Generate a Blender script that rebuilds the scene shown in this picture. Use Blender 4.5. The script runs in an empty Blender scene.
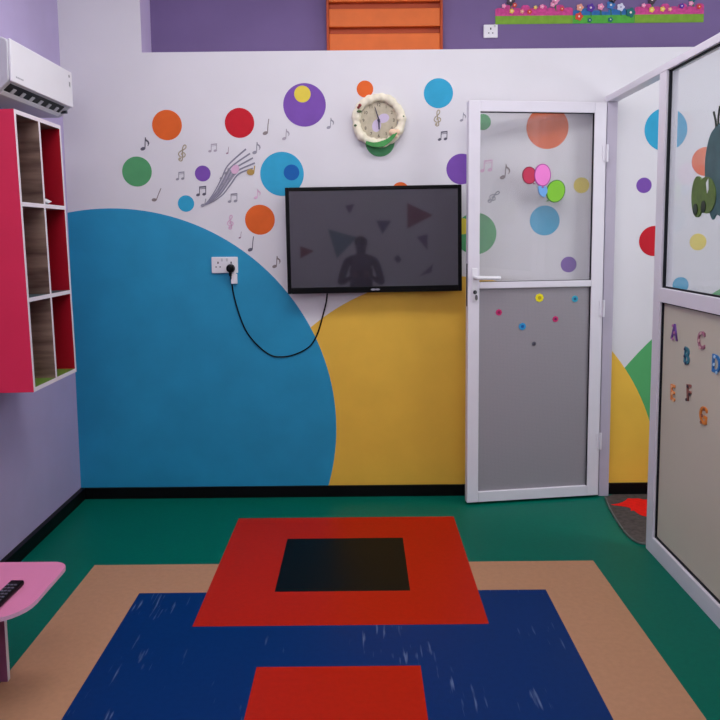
import bpy, bmesh, math, random
from mathutils import Vector, Matrix
random.seed(7)
PI = math.pi
scene = bpy.context.scene
col = scene.collection

# ------------------------------------------------------------------ materials
def lin(c):
    c = c / 255.0
    return c / 12.92 if c <= 0.04045 else ((c + 0.055) / 1.055) ** 2.4
def rgb(r, g, b):
    return (lin(r), lin(g), lin(b), 1.0)
MATS = {}
def mat(name, color, rough=0.5, spec=0.4, var=0.06, scale=6.0, bump=0.0, bscale=120.0, metal=0.0, coat=0.0):
    """procedural: base colour mottled by a noise, optional fine bump"""
    if name in MATS: return MATS[name]
    m = bpy.data.materials.new(name); m.use_nodes = True
    nt = m.node_tree; n = nt.nodes; l = nt.links
    b = n['Principled BSDF']
    b.inputs['Roughness'].default_value = rough
    b.inputs['Specular IOR Level'].default_value = spec
    b.inputs['Metallic'].default_value = metal
    b.inputs['Coat Weight'].default_value = coat
    tc = n.new('ShaderNodeTexCoord')
    nz = n.new('ShaderNodeTexNoise'); nz.inputs['Scale'].default_value = scale; nz.inputs['Detail'].default_value = 5
    l.new(tc.outputs['Object'], nz.inputs['Vector'])
    rp = n.new('ShaderNodeValToRGB')
    lo = tuple(max(0, c * (1 - var)) for c in color[:3]) + (1,)
    hi = tuple(min(1, c * (1 + var)) for c in color[:3]) + (1,)
    rp.color_ramp.elements[0].position = 0.3; rp.color_ramp.elements[0].color = lo
    rp.color_ramp.elements[1].position = 0.7; rp.color_ramp.elements[1].color = hi
    l.new(nz.outputs['Fac'], rp.inputs['Fac']); l.new(rp.outputs['Color'], b.inputs['Base Color'])
    if bump:
        nb = n.new('ShaderNodeTexNoise'); nb.inputs['Scale'].default_value = bscale; nb.inputs['Detail'].default_value = 3
        l.new(tc.outputs['Object'], nb.inputs['Vector'])
        bp = n.new('ShaderNodeBump'); bp.inputs['Strength'].default_value = bump; bp.inputs['Distance'].default_value = 0.004
        l.new(nb.outputs['Fac'], bp.inputs['Height']); l.new(bp.outputs['Normal'], b.inputs['Normal'])
    MATS[name] = m
    return m

def glass_mat(name, haze, refl, hcol, tint=(0.93, 0.94, 0.95, 1)):
    m = bpy.data.materials.new(name); m.use_nodes = True
    nt = m.node_tree; n = nt.nodes; l = nt.links
    n.remove(n['Principled BSDF']); out = n['Material Output']
    tr = n.new('ShaderNodeBsdfTransparent'); tr.inputs['Color'].default_value = tint
    df = n.new('ShaderNodeBsdfDiffuse'); df.inputs['Color'].default_value = hcol
    gl = n.new('ShaderNodeBsdfGlossy'); gl.inputs['Roughness'].default_value = 0.03
    tc = n.new('ShaderNodeTexCoord'); nz = n.new('ShaderNodeTexNoise'); nz.inputs['Scale'].default_value = 3
    l.new(tc.outputs['Object'], nz.inputs['Vector'])
    mr = n.new('ShaderNodeMapRange'); mr.inputs['To Min'].default_value = haze * 0.8; mr.inputs['To Max'].default_value = haze * 1.2
    l.new(nz.outputs['Fac'], mr.inputs['Value'])
    m1 = n.new('ShaderNodeMixShader'); m2 = n.new('ShaderNodeMixShader')
    l.new(mr.outputs['Result'], m1.inputs['Fac'])
    l.new(tr.outputs[0], m1.inputs[1]); l.new(df.outputs[0], m1.inputs[2])
    m2.inputs['Fac'].default_value = refl
    l.new(m1.outputs[0], m2.inputs[1]); l.new(gl.outputs[0], m2.inputs[2])
    l.new(m2.outputs[0], out.inputs['Surface'])
    return m

def vinyl(name, color, scratch=0.0, rough=0.42):
    """sheet vinyl floor tile: fine marbling, optional pale scuff streaks"""
    m = bpy.data.materials.new(name); m.use_nodes = True
    nt = m.node_tree; n = nt.nodes; l = nt.links
    b = n['Principled BSDF']; b.inputs['Roughness'].default_value = rough; b.inputs['Specular IOR Level'].default_value = 0.08
    tc = n.new('ShaderNodeTexCoord')
    nz = n.new('ShaderNodeTexNoise'); nz.inputs['Scale'].default_value = 45; nz.inputs['Detail'].default_value = 8
    l.new(tc.outputs['Object'], nz.inputs['Vector'])
    rp = n.new('ShaderNodeValToRGB')
    rp.color_ramp.elements[0].position = .3; rp.color_ramp.elements[0].color = tuple(c * .95 for c in color[:3]) + (1,)
    rp.color_ramp.elements[1].position = .7; rp.color_ramp.elements[1].color = tuple(c * 1.05 for c in color[:3]) + (1,)
    l.new(nz.outputs['Fac'], rp.inputs['Fac'])
    last = rp.outputs['Color']
    if scratch:
        mp = n.new('ShaderNodeMapping'); mp.inputs['Scale'].default_value = (60, 5, 1); mp.inputs['Rotation'].default_value = (0, 0, .12)
        l.new(tc.outputs['Object'], mp.inputs['Vector'])
        ns = n.new('ShaderNodeTexNoise'); ns.inputs['Scale'].default_value = 1.0; ns.inputs['Detail'].default_value = 2
        l.new(mp.outputs['Vector'], ns.inputs['Vector'])
        n2 = n.new('ShaderNodeTexNoise'); n2.inputs['Scale'].default_value = 3.0
        l.new(tc.outputs['Object'], n2.inputs['Vector'])
        mul = n.new('ShaderNodeMath'); mul.operation = 'MULTIPLY'
        l.new(ns.outputs['Fac'], mul.inputs[0]); l.new(n2.outputs['Fac'], mul.inputs[1])
        mr = n.new('ShaderNodeMapRange'); mr.inputs['From Min'].default_value = .36; mr.inputs['From Max'].default_value = .46
        mr.inputs['To Max'].default_value = scratch
        l.new(mul.outputs[0], mr.inputs['Value'])
        mx = n.new('ShaderNodeMix'); mx.data_type = 'RGBA'
        l.new(mr.outputs['Result'], mx.inputs['Factor']); l.new(last, mx.inputs['A'])
        mx.inputs['B'].default_value = rgb(130, 150, 185)
        last = mx.outputs['Result']
    l.new(last, b.inputs['Base Color'])
    return m

def wood(name, c1, c2):
    m = bpy.data.materials.new(name); m.use_nodes = True
    nt = m.node_tree; n = nt.nodes; l = nt.links
    b = n['Principled BSDF']; b.inputs['Roughness'].default_value = .5
    tc = n.new('ShaderNodeTexCoord'); mp = n.new('ShaderNodeMapping'); mp.inputs['Scale'].default_value = (1.0, 1.5, 14)
    l.new(tc.outputs['Object'], mp.inputs['Vector'])
    nz = n.new('ShaderNodeTexNoise'); nz.inputs['Scale'].default_value = 1.6; nz.inputs['Detail'].default_value = 4
    l.new(mp.outputs['Vector'], nz.inputs['Vector'])
    rp = n.new('ShaderNodeValToRGB')
    rp.color_ramp.elements[0].position = .35; rp.color_ramp.elements[0].color = c1
    rp.color_ramp.elements[1].position = .62; rp.color_ramp.elements[1].color = c2
    l.new(nz.outputs['Fac'], rp.inputs['Fac']); l.new(rp.outputs['Color'], b.inputs['Base Color'])
    return m

def frosted(name, color, rough=.45):
    """frosted sheet: tiny dot screen printed on it"""
    m = bpy.data.materials.new(name); m.use_nodes = True
    nt = m.node_tree; n = nt.nodes; l = nt.links
    b = n['Principled BSDF']; b.inputs['Roughness'].default_value = rough; b.inputs['Specular IOR Level'].default_value = .35
    tc = n.new('ShaderNodeTexCoord'); v = n.new('ShaderNodeTexVoronoi'); v.inputs['Scale'].default_value = 120
    v.inputs['Randomness'].default_value = .15
    l.new(tc.outputs['Object'], v.inputs['Vector'])
    rp = n.new('ShaderNodeValToRGB')
    rp.color_ramp.elements[0].position = .2; rp.color_ramp.elements[0].color = tuple(c * 1.06 for c in color[:3]) + (1,)
    rp.color_ramp.elements[1].position = .6; rp.color_ramp.elements[1].color = tuple(c * .94 for c in color[:3]) + (1,)
    l.new(v.outputs['Distance'], rp.inputs['Fac']); l.new(rp.outputs['Color'], b.inputs['Base Color'])
    return m

M_white = mat('white_wall_paint', rgb(224, 222, 228), .6, .25, .02, 3, .05, 60)
M_lilac = mat('lilac_wall_paint', rgb(190, 176, 216), .6, .25, .04, 4, .06, 60)
M_purplew = mat('purple_wall_paint', rgb(120, 101, 148), .65, .2, .05, 3, .05, 60)
M_ceil = mat('ceiling_white', rgb(235, 235, 235), .7, .2, .02)
M_base = mat('black_skirting', rgb(10, 9, 12), .45, .15, .1)
PAINT = {
    'green': mat('paint_green', rgb(86, 162, 108), .55, .25, .05, 14, .04, 90),
    'orange': mat('paint_orange', rgb(226, 100, 36), .55, .25, .05, 14, .04, 90),
    'red': mat('paint_red', rgb(198, 18, 40), .55, .25, .05, 14, .04, 90),
    'purple': mat('paint_purple', rgb(122, 78, 172), .55, .25, .05, 14, .04, 90),
    'sky': mat('paint_sky', rgb(48, 164, 206), .55, .25, .05, 14, .04, 90),
    'blue': mat('paint_blue', rgb(16, 96, 176), .55, .25, .05, 14, .04, 90),
    'yellow': mat('paint_yellow', rgb(228, 206, 74), .55, .25, .05, 14, .04, 90),
    'big_blue': mat('paint_big_blue', rgb(40, 150, 194), .5, .3, .06, 5, .06, 50),
    'big_yellow': mat('paint_big_yellow', rgb(238, 190, 72), .5, .3, .04, 5, .06, 50),
    'big_green': mat('paint_big_green', rgb(86, 172, 106), .5, .3, .04, 5, .06, 50),
}
NOTE = {
    'dark': mat('note_dark', rgb(92, 90, 106), .4), 'gold': mat('note_gold', rgb(176, 164, 140), .4, var=.25, scale=60),
    'faint': mat('note_faint', rgb(172, 164, 176), .4), 'plum': mat('note_plum', rgb(150, 118, 140), .4),
    'grey': mat('note_grey', rgb(148, 146, 158), .4), 'brown': mat('note_brown', rgb(138, 126, 128), .4),
    'pink': mat('note_pink', rgb(220, 178, 208), .4),
}
M_alu = mat('white_aluminium', rgb(226, 222, 232), .35, .45, .02, 8)
M_alu2 = mat('grey_aluminium', rgb(186, 178, 196), .4, .45, .03, 8)
M_gasket_shade = mat('black_gasket_shade', rgb(22, 24, 32), .6, .2)
M_glass = glass_mat('clear_glass', .10, .05, rgb(225, 225, 228))
M_dglass = glass_mat('door_glass', .06, .05, rgb(235, 236, 240), (.985, .985, .985, 1))
M_frost = frosted('frosted_grey', rgb(150, 145, 152))
M_cream = mat('cream_board', rgb(206, 200, 182), .4, .4, .03, 2)
M_steel = mat('chrome', rgb(150, 150, 158), .25, .5, .05, 20, metal=.9)
M_black = mat('black_plastic', rgb(4, 4, 7), .4, .15, .1)
M_dark = mat('dark_grey_plastic', rgb(60, 60, 66), .4, .4)
M_plastic = mat('white_plastic', rgb(232, 230, 236), .35, .45, .015)
M_greyw = mat('grey_white_plastic', rgb(200, 200, 206), .4, .45, .02)
M_screen = mat('tv_screen_glass', rgb(54, 50, 60), .035, .5, .03, 2); M_screen.node_tree.nodes['Principled BSDF'].inputs['IOR'].default_value = 2.1
M_cerise = mat('cerise_laminate', rgb(240, 46, 88), .45, .35, .03, 4)
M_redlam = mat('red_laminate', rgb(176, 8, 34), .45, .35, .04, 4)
M_edge = mat('white_edging', rgb(232, 222, 230), .45, .35, .02)
M_wood = wood('walnut_laminate', rgb(98, 74, 66), rgb(160, 136, 122))
M_greenlam = mat('green_laminate', rgb(96, 128, 48), .45, .35, .08, 9)
M_teallam = mat('teal_laminate', rgb(60, 84, 92), .45, .35, .05, 9)
M_pink = mat('pink_laminate', rgb(220, 132, 172), .4, .4, .02, 5)
M_pink_shaded = mat('pink_laminate_shaded', rgb(160, 92, 132), .45, .35, .04, 5)  # table leg pink, darkened: the shade below the top is in the colour
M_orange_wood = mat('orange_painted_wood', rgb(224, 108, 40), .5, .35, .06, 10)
M_orange_dark = mat('orange_painted_wood_shade', rgb(176, 66, 18), .5, .35, .06, 10)  # deeper orange: shade in the gaps between slats put into the colour
F_green = vinyl('floor_green', rgb(1, 102, 84))
F_tan = vinyl('floor_tan', rgb(184, 138, 106))
F_blue = vinyl('floor_blue', rgb(3, 45, 104), .55)
F_red = vinyl('floor_red', rgb(182, 30, 9), .0)
F_black = vinyl('floor_black', rgb(7, 11, 14))

# ------------------------------------------------------------------ mesh helpers
def new_obj(name, bm, mats, parent=None, loc=(0, 0, 0), rot=(0, 0, 0), smooth=False):
    bmesh.ops.recalc_face_normals(bm, faces=bm.faces[:])
    me = bpy.data.meshes.new(name); bm.to_mesh(me); bm.free()
    for m in (mats if isinstance(mats, (list, tuple)) else [mats]): me.materials.append(m)
    if smooth:
        for p in me.polygons: p.use_smooth = True
    o = bpy.data.objects.new(name, me); col.objects.link(o)
    o.location = loc; o.rotation_euler = rot
    if parent: o.parent = parent
    return o
def bevel(o, w=.003, seg=2):
    md = o.modifiers.new('bev', 'BEVEL'); md.width = w; md.segments = seg; md.limit_method = 'ANGLE'; md.angle_limit = .6
    return o
def tag(o, label=None, cat=None, group=None, kind=None):
    if label: o['label'] = label
    if cat: o['category'] = cat
    if group: o['group'] = group
    if kind: o['kind'] = kind
    return o
def empty(name, loc=(0, 0, 0), rotz=0.0):
    o = bpy.data.objects.new(name, None); col.objects.link(o); o.empty_display_size = .05
    o.location = loc; o.rotation_euler = (0, 0, rotz)
    return o
def box(bm, x0, x1, y0, y1, z0, z1, mi=0):
    v = [bm.verts.new(p) for p in ((x0,y0,z0),(x1,y0,z0),(x1,y1,z0),(x0,y1,z0),(x0,y0,z1),(x1,y0,z1),(x1,y1,z1),(x0,y1,z1))]
    for f in ((0,1,2,3),(4,5,6,7),(0,1,5,4),(1,2,6,5),(2,3,7,6),(3,0,4,7)):
        bm.faces.new([v[i] for i in f]).material_index = mi
def bx(*a):
    bm = bmesh.new(); box(bm, *a); return bm
def prism_xz(bm, pts, y0, y1, mi=0):
    """polygon in XZ, extruded from y0 (front) to y1"""
    a = [bm.verts.new((x, y0, z)) for x, z in pts]; b = [bm.verts.new((x, y1, z)) for x, z in pts]
    bm.faces.new(a).material_index = mi; bm.faces.new(b[::-1]).material_index = mi
    n = len(pts)
    for i in range(n): bm.faces.new((a[i], a[(i+1) % n], b[(i+1) % n], b[i])).material_index = mi
def prism_xy(bm, pts, z0, z1, mi=0):
    a = [bm.verts.new((x, y, z0)) for x, y in pts]; b = [bm.verts.new((x, y, z1)) for x, y in pts]
    bm.faces.new(a).material_index = mi; bm.faces.new(b[::-1]).material_index = mi
    n = len(pts)
    for i in range(n): bm.faces.new((a[i], a[(i+1) % n], b[(i+1) % n], b[i])).material_index = mi
def ell(cx, cz, rx, rz, rot=0, n=28):
    c, s = math.cos(rot), math.sin(rot); o = []
    for i in range(n):
        t = 2 * PI * i / n; x, z = rx * math.cos(t), rz * math.sin(t)
        o.append((cx + c * x - s * z, cz + s * x + c * z))
    return o
def stroke(bm, pts, w, y0, y1, mi=0):
    """ribbon along a 2D polyline; w number or list of widths"""
    n = len(pts); L = []; R_ = []
    for i, (x, z) in enumerate(pts):
        a = pts[max(0, i-1)]; b = pts[min(n-1, i+1)]
        dx, dz = b[0]-a[0], b[1]-a[1]; d = math.hypot(dx, dz) or 1
        ww = (w[i] if isinstance(w, (list, tuple)) else w) / 2
        L.append((x - dz/d*ww, z + dx/d*ww)); R_.append((x + dz/d*ww, z - dx/d*ww))
    for i in range(n-1):
        prism_xz(bm, [L[i], L[i+1], R_[i+1], R_[i]], y0, y1, mi)
def tube(bm, pts, r, seg=8, mi=0):
    pts = [Vector(p) for p in pts]; rings = []
    for i, p in enumerate(pts):
        d = (pts[min(i+1, len(pts)-1)] - pts[max(i-1, 0)]).normalized()
        u = d.cross(Vector((0, 1, 0)));
        if u.length < .05: u = d.cross(Vector((1, 0, 0)))
        u.normalize(); v = d.cross(u)
        rr = r[i] if isinstance(r, (list, tuple)) else r
        rings.append([bm.verts.new(p + u*rr*math.cos(2*PI*k/seg) + v*rr*math.sin(2*PI*k/seg)) for k in range(seg)])
    for a, b in zip(rings, rings[1:]):
        for k in range(seg): bm.faces.new((a[k], a[(k+1) % seg], b[(k+1) % seg], b[k])).material_index = mi
    bm.faces.new(rings[0]).material_index = mi; bm.faces.new(rings[-1]).material_index = mi
def catmull(pts, sub=6):
    o = []; n = len(pts)
    for i in range(n-1):
        p0, p1, p2, p3 = pts[max(0,i-1)], pts[i], pts[i+1], pts[min(n-1,i+2)]
        for k in range(sub):
            t = k/sub
            o.append(tuple(.5*((2*b)+(-a+c)*t+(2*a-5*b+4*c-d)*t*t+(-a+3*b-3*c+d)*t**3) for a,b,c,d in zip(p0,p1,p2,p3)))
    o.append(tuple(pts[-1])); return o
def blob(bm, c, r, sx=1, sy=1, sz=1, mi=0, u=14, v=9):
    g = bmesh.ops.create_uvsphere(bm, u_segments=u, v_segments=v, radius=1)
    for vt in g['verts']: vt.co = Vector((c[0]+vt.co.x*r*sx, c[1]+vt.co.y*r*sy, c[2]+vt.co.z*r*sz))
    for vt in g['verts']:
        for f in vt.link_faces: f.material_index = mi
def text_bm(bm, body, size, cx, cz, y0, depth, mi=0, shear=0, rot=0, bold=0.0):
    cu = bpy.data.curves.new('lettering', 'FONT'); cu.body = body; cu.size = size; cu.extrude = depth/2; cu.offset = bold
    cu.align_x = 'CENTER'; cu.align_y = 'CENTER'; cu.shear = shear; cu.resolution_u = 4
    o = bpy.data.objects.new('lettering', cu); col.objects.link(o)
    me = bpy.data.meshes.new_from_object(o.evaluated_get(bpy.context.evaluated_depsgraph_get()))
    bpy.data.objects.remove(o); n0 = len(bm.verts); f0 = len(bm.faces)
    bm.from_mesh(me); bm.verts.ensure_lookup_table(); bm.faces.ensure_lookup_table()
    c, s = math.cos(rot), math.sin(rot)
    for v in bm.verts[n0:]:
        x, y, z = v.co; v.co = (cx + c*x - s*y, y0 - depth/2 - z, cz + s*x + c*y)
    for f in bm.faces[f0:]: f.material_index = mi
    bpy.data.meshes.remove(me); bpy.data.curves.remove(cu)

# ------------------------------------------------------------------ room shell (metres, wall face y = YW)
YW, XL, XP, HC = .362, -1.633, 1.53, 3.45
XR, YB = 3.5, -5.6
def struct(o, label=None): return tag(o, label, None, None, 'structure')

fl = struct(new_obj('floor', bx(XL-.2, XR+.2, YB-.2, YW+.3, -.06, 0), F_green), 'dark green vinyl floor with coloured tile inlays')
def inlay(x0, x1, y0, y1, z, m, label):
    o = new_obj('tile_inlay', bx(x0, x1, y0, y1, -.001, z), m, fl); o['label'] = label
T = .305
inlay(-4*T, 4*T, -12*T, -2*T, .0005, F_tan, 'tan vinyl tile border')
inlay(-3*T, 3*T, -11*T, -3*T, .0010, F_blue, 'scuffed blue vinyl tile field')
inlay(-2*T, 2*T, -4*T, 0, .0015, F_red, 'large red vinyl tile square')
inlay(-T, T, -3*T, -T, .0020, F_black, 'black vinyl tile square inside the red one')
inlay(-T, T, -7*T, -5*T, .0015, F_red, 'smaller red vinyl tile square')

# back wall: low block with an open recess above it, left pier going up to the ceiling
bm = bmesh.new()
prism_xz(bm, [(XL-.2, 0), (XR, 0), (XR, 2.657), (-1.158, 2.657), (-1.158, HC), (XL-.2, HC)], YW, .58)
bm.faces.ensure_lookup_table(); bm.normal_update()
for f in bm.faces:
    c = f.calc_center_median()
    if abs(c.x + 1.158) < 1e-3: f.material_index = 1
wb = struct(new_obj('wall_back', bm, [M_white, mat('pale_lilac_reveal', rgb(206, 190, 226), .6, .25, .03)]), 'white wall painted with coloured dots and big curved shapes')
struct(new_obj('wall_recess', bx(XL-.2, XR, .58, .66, 2.5, HC), M_purplew), 'purple wall set back above the white wall')
struct(new_obj('wall_left', bx(XL-.2, XL, YB, YW, 0, HC), M_lilac), 'lilac side wall')
struct(new_obj('wall_rear', bx(XL-.2, XR+.2, YB-.15, YB, 0, HC), M_white), 'white wall behind the camera with painted triangles')
struct(new_obj('wall_far', bx(XR, XR+.2, YB, .66, 0, HC), M_white), 'white wall of the next room')
struct(new_obj('ceiling', bx(XL-.2, XR+.2, YB-.15, .66, HC, HC+.1), M_ceil), 'white ceiling')
struct(new_obj('wall_right', bx(XP, XP+.08, YB, -3.3, 0, HC), M_white), 'white wall beyond the glazed partition')
wr = bpy.data.objects['wall_rear']
TRI = [([(0.723,2.006),(0.721,1.666),(1.065,1.842)], 'red'), ([(-0.335,1.669),(0.051,1.557),(-0.224,1.278)], 'sky'),
       ([(0.306,1.778),(0.512,1.776),(0.388,1.597)], 'blue'), ([(-0.107,1.979),(0.02,2.002),(-0.043,1.871)], 'purple'),
       ([(-0.712,1.446),(-0.531,1.382),(-0.715,1.283)], 'red'), ([(0.848,1.557),(0.993,1.591),(0.992,1.375)], 'purple'),
       ([(0.883,1.031),(1.065,1.193),(1.047,1.084)], 'purple'), ([(0.538,1.271),(0.593,1.324),(0.647,1.251),(0.593,1.205)], 'blue')]
TRIM = {'red': mat('muted_red', rgb(150, 70, 76), .6), 'sky': mat('muted_teal', rgb(110, 150, 160), .6), 'blue': mat('muted_blue', rgb(96, 96, 130), .6), 'purple': mat('muted_purple', rgb(124, 108, 146), .6)}
for pts, c in TRI:
    bm = bmesh.new(); prism_xz(bm, pts, YB - .001, YB + .001)
    new_obj('painted_triangle', bm, TRIM[c], wr)

# painted shapes on the back wall
def clip_circle(cx, cz, r, x0, x1, z0, z1, n=160):
    p = ell(cx, cz, r, r, 0, n)
    for axis, lim, sign in ((0, x0, 1), (0, x1, -1), (1, z0, 1), (1, z1, -1)):
        q = []
        for i in range(len(p)):
            a, b = p[i-1], p[i]
            ia, ib = sign*(a[axis]-lim) >= 0, sign*(b[axis]-lim) >= 0
            if ia != ib:
                t = (lim-a[axis])/(b[axis]-a[axis]); q.append((a[0]+t*(b[0]-a[0]), a[1]+t*(b[1]-a[1])))
            if ib: q.append(b)
        p = q
    return p
for nm, cx, cz, r, key, t, lb in (
        ('painted_hill', 3.228, -.481, 1.996, 'big_green', .0004, 'green painted curve beyond the doorway'),
        ('painted_hill', .618, .0615, 1.285, 'big_yellow', .0008, 'big yellow painted half circle'),
        ('painted_circle', -1.3875, .4394, 1.326, 'big_blue', .0012, 'big blue painted circle')):
    bm = bmesh.new(); prism_xz(bm, clip_circle(cx, cz, r, XL, XR - .01, .0, 2.6), YW - t, YW + .002)
    new_obj(nm, bm, PAINT[key], wb)['label'] = lb
DOTS = [('green',-1.213,1.978,0.087),('orange',-1.027,2.244,0.087),('red',-0.603,2.252,0.086),('purple',-0.827,1.963,0.046),
('sky',-0.931,1.789,0.048),('orange',-0.497,1.690,0.088),('sky',-0.361,1.956,0.128),('blue',-0.305,1.964,0.046),
('purple',-0.222,2.351,0.124),('yellow',-0.233,2.413,0.048),('orange',0.131,2.438,0.048),('green',0.216,2.136,0.086),
('sky',0.558,2.410,0.085),('purple',0.694,1.974,0.089),('orange',0.335,1.853,0.049),('green',0.779,1.596,0.123),
('yellow',0.702,1.640,0.047),('green',0.818,2.243,0.046),('orange',1.195,2.208,0.123),('sky',1.187,1.669,0.088),
('yellow',1.400,1.873,0.046),('purple',1.333,1.408,0.047),('sky',1.887,2.190,0.125),('purple',1.768,1.869,0.045),
('red',1.837,1.542,0.089),('orange',2.128,2.004,0.084),('yellow',2.098,1.534,0.050),('sky',2.003,1.279,0.048)]
for c, x, z, r in DOTS:
    small_on_big = (c, x) in (('blue', -.305), ('yellow', -.233), ('yellow', .702))
    bm = bmesh.new(); prism_xz(bm, ell(x, z, r, r, 0, 56), YW - (.0016 if small_on_big else .001), YW + .002)
    new_obj('painted_dot', bm, PAINT[c], wb)['label'] = {'sky': 'light blue', 'blue': 'dark blue'}.get(c, c) + (' painted dot inside a larger dot' if small_on_big else ' painted dot')

# skirting
struct(new_obj('baseboard_back', bx(XL, XP, YW-.013, YW, 0, .07), M_base), 'black skirting along the white wall')
struct(new_obj('baseboard_next', bx(XP+.06, XR, YW-.013, YW, 0, .07), M_base), 'black skirting seen through the doorway')
struct(new_obj('baseboard_left', bx(XL, XL+.028, YB, YW-.013, 0, .07), M_base), 'black skirting along the lilac wall')

# ------------------------------------------------------------------ aluminium partition with doorway (trim and panes)
part = struct(empty('wall_partition', (XP, YW, 0)), 'white aluminium glazed partition with open doorway'); part['category'] = 'partition'
def ploc(o): o.parent = part; o.matrix_parent_inverse = Matrix.Translation((-XP, -YW, 0)); return o
FW = .06
def pb(name, y0, y1, z0, z1, m=M_alu, x0=XP, x1=XP+FW, bev=.003):
    o = ploc(new_obj(name, bx(x0, x1, y0, y1, z0, z1), m)); 
    if bev: bevel(o, bev)
    return o
pb('wall_post', .318, YW - .0005, 0, 2.345, M_alu2)['label'] = 'grey-lilac door jamb against the wall'
pb('post', -.545, -.462, 0, 2.345)
pb('post', -1.985, -1.90, 0, 2.345)
pb('post', -3.30, -3.215, 0, 2.345)
pb('top_rail', -3.30, YW - .0005, 2.345, 2.382)
for a, b in ((-.545, -1.90), (-1.985, -3.215)):
    pb('bottom_rail', b, a, 0, .088)
    pb('middle_rail', b, a, 1.262, 1.33)
    g = ploc(new_obj('glass_pane', bx(XP+.027, XP+.033, b, a, 1.33, 2.345), M_glass)); g['label'] = 'clear glass pane of the partition'
    pn = ploc(new_obj('lower_panel', bx(XP+.022, XP+.034, b, a, .088, 1.262), M_cream)); pn['label'] = 'cream board panel of the partition'
    bm = bmesh.new()
    for z0, z1 in ((.088, 1.262), (1.33, 2.345)):
        box(bm, XP+.012, XP+.026, a-.007, a, z0, z1); box(bm, XP+.012, XP+.026, b, b+.008, z0, z1)
        box(bm, XP+.014, XP+.026, b, a, z0, z0+.008); box(bm, XP+.014, XP+.026, b, a, z1-.006, z1)
    ploc(new_obj('gasket_shade', bm, M_gasket_shade))  # black strips for the rubber seal, with the glazing reveal's shadow painted in

# ------------------------------------------------------------------ the open door (local x from free edge to hinge)
DA = math.atan2(.1438, .9896); DL = (.71, .179)
door = struct(empty('door_1', (DL[0], DL[1], 0), DA), 'white aluminium door swung open, glazed above, frosted grey below'); door['category'] = 'door'
def db(name, x0, x1, z0, z1, y0=0, y1=.045, m=M_alu, bev=.003):
    o = new_obj(name, bx(x0, x1, y0, y1, z0, z1), m, door)
    if bev: bevel(o, bev)
    return o
W = .818; DT = 2.338
db('stile', 0, .068, .015, DT); db('stile', W-.072, W, .015, DT)
db('top_rail', .068, W-.072, 2.278, DT); db('middle_rail', .068, W-.072, 1.281, 1.318); db('bottom_rail', .068, W-.072, .015, .077)
db('upper_pane', .066, W-.07, 1.316, 2.28, .02, .026, M_dglass, 0)['label'] = 'clear glass upper pane'
db('lower_panel', .066, W-.07, .075, 1.283, .017, .029, M_frost, 0)['label'] = 'frosted grey lower panel'
bm = bmesh.new()
box(bm, .068, W-.072, .006, .02, 2.274, 2.278); box(bm, W-.076, W-.072, .006, .02, 1.318, 2.278); box(bm, .068, W-.072, .006, .02, 1.318, 1.321)
box(bm, W-.075, W-.072, .006, .017, .077, 1.281)
new_obj('gasket_shade', bm, M_gasket_shade, door)
bm = bmesh.new(); box(bm, .022, .054, -.006, 0, 1.21, 1.40)
hp = bevel(new_obj('handle_plate', bm, M_plastic, door))
bm = bmesh.new(); tube(bm, [(.04, 0, 1.345), (.04, -.045, 1.345)], .011, 12)
tube(bm, catmull([(.036, -.045, 1.345), (.07, -.047, 1.345), (.12, -.045, 1.344), (.178, -.04, 1.342)]), .011, 12)
new_obj('handle', bm, M_plastic, door, smooth=True)['label'] = 'white lever handle'
bm = bmesh.new(); tube(bm, [(.039, -.0065, 1.262), (.039, -.012, 1.262)], .011, 14); 
lk = new_obj('lock_cylinder', bm, M_dark, door)
bm = bmesh.new(); box(bm, .036, .042, -.02, -.012, 1.255, 1.269); prism_xz(bm, ell(.044, 1.232, .008, .016), -.02, -.016)
new_obj('key', bm, M_steel, lk)
bm = bmesh.new(); box(bm, -.002, 0, .012, .03, 1.18, 1.425); new_obj('lock_strip', bm, M_dark, door)
for z in (.35, 1.15, 2.05):
    bm = bmesh.new(); tube(bm, [(W+.004, -.006, z-.05), (W+.004, -.006, z+.05)], .008, 10); box(bm, W-.02, W+.004, -.004, 0, z-.045, z+.045)
    new_obj('hinge', bm, M_alu, door)

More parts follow.
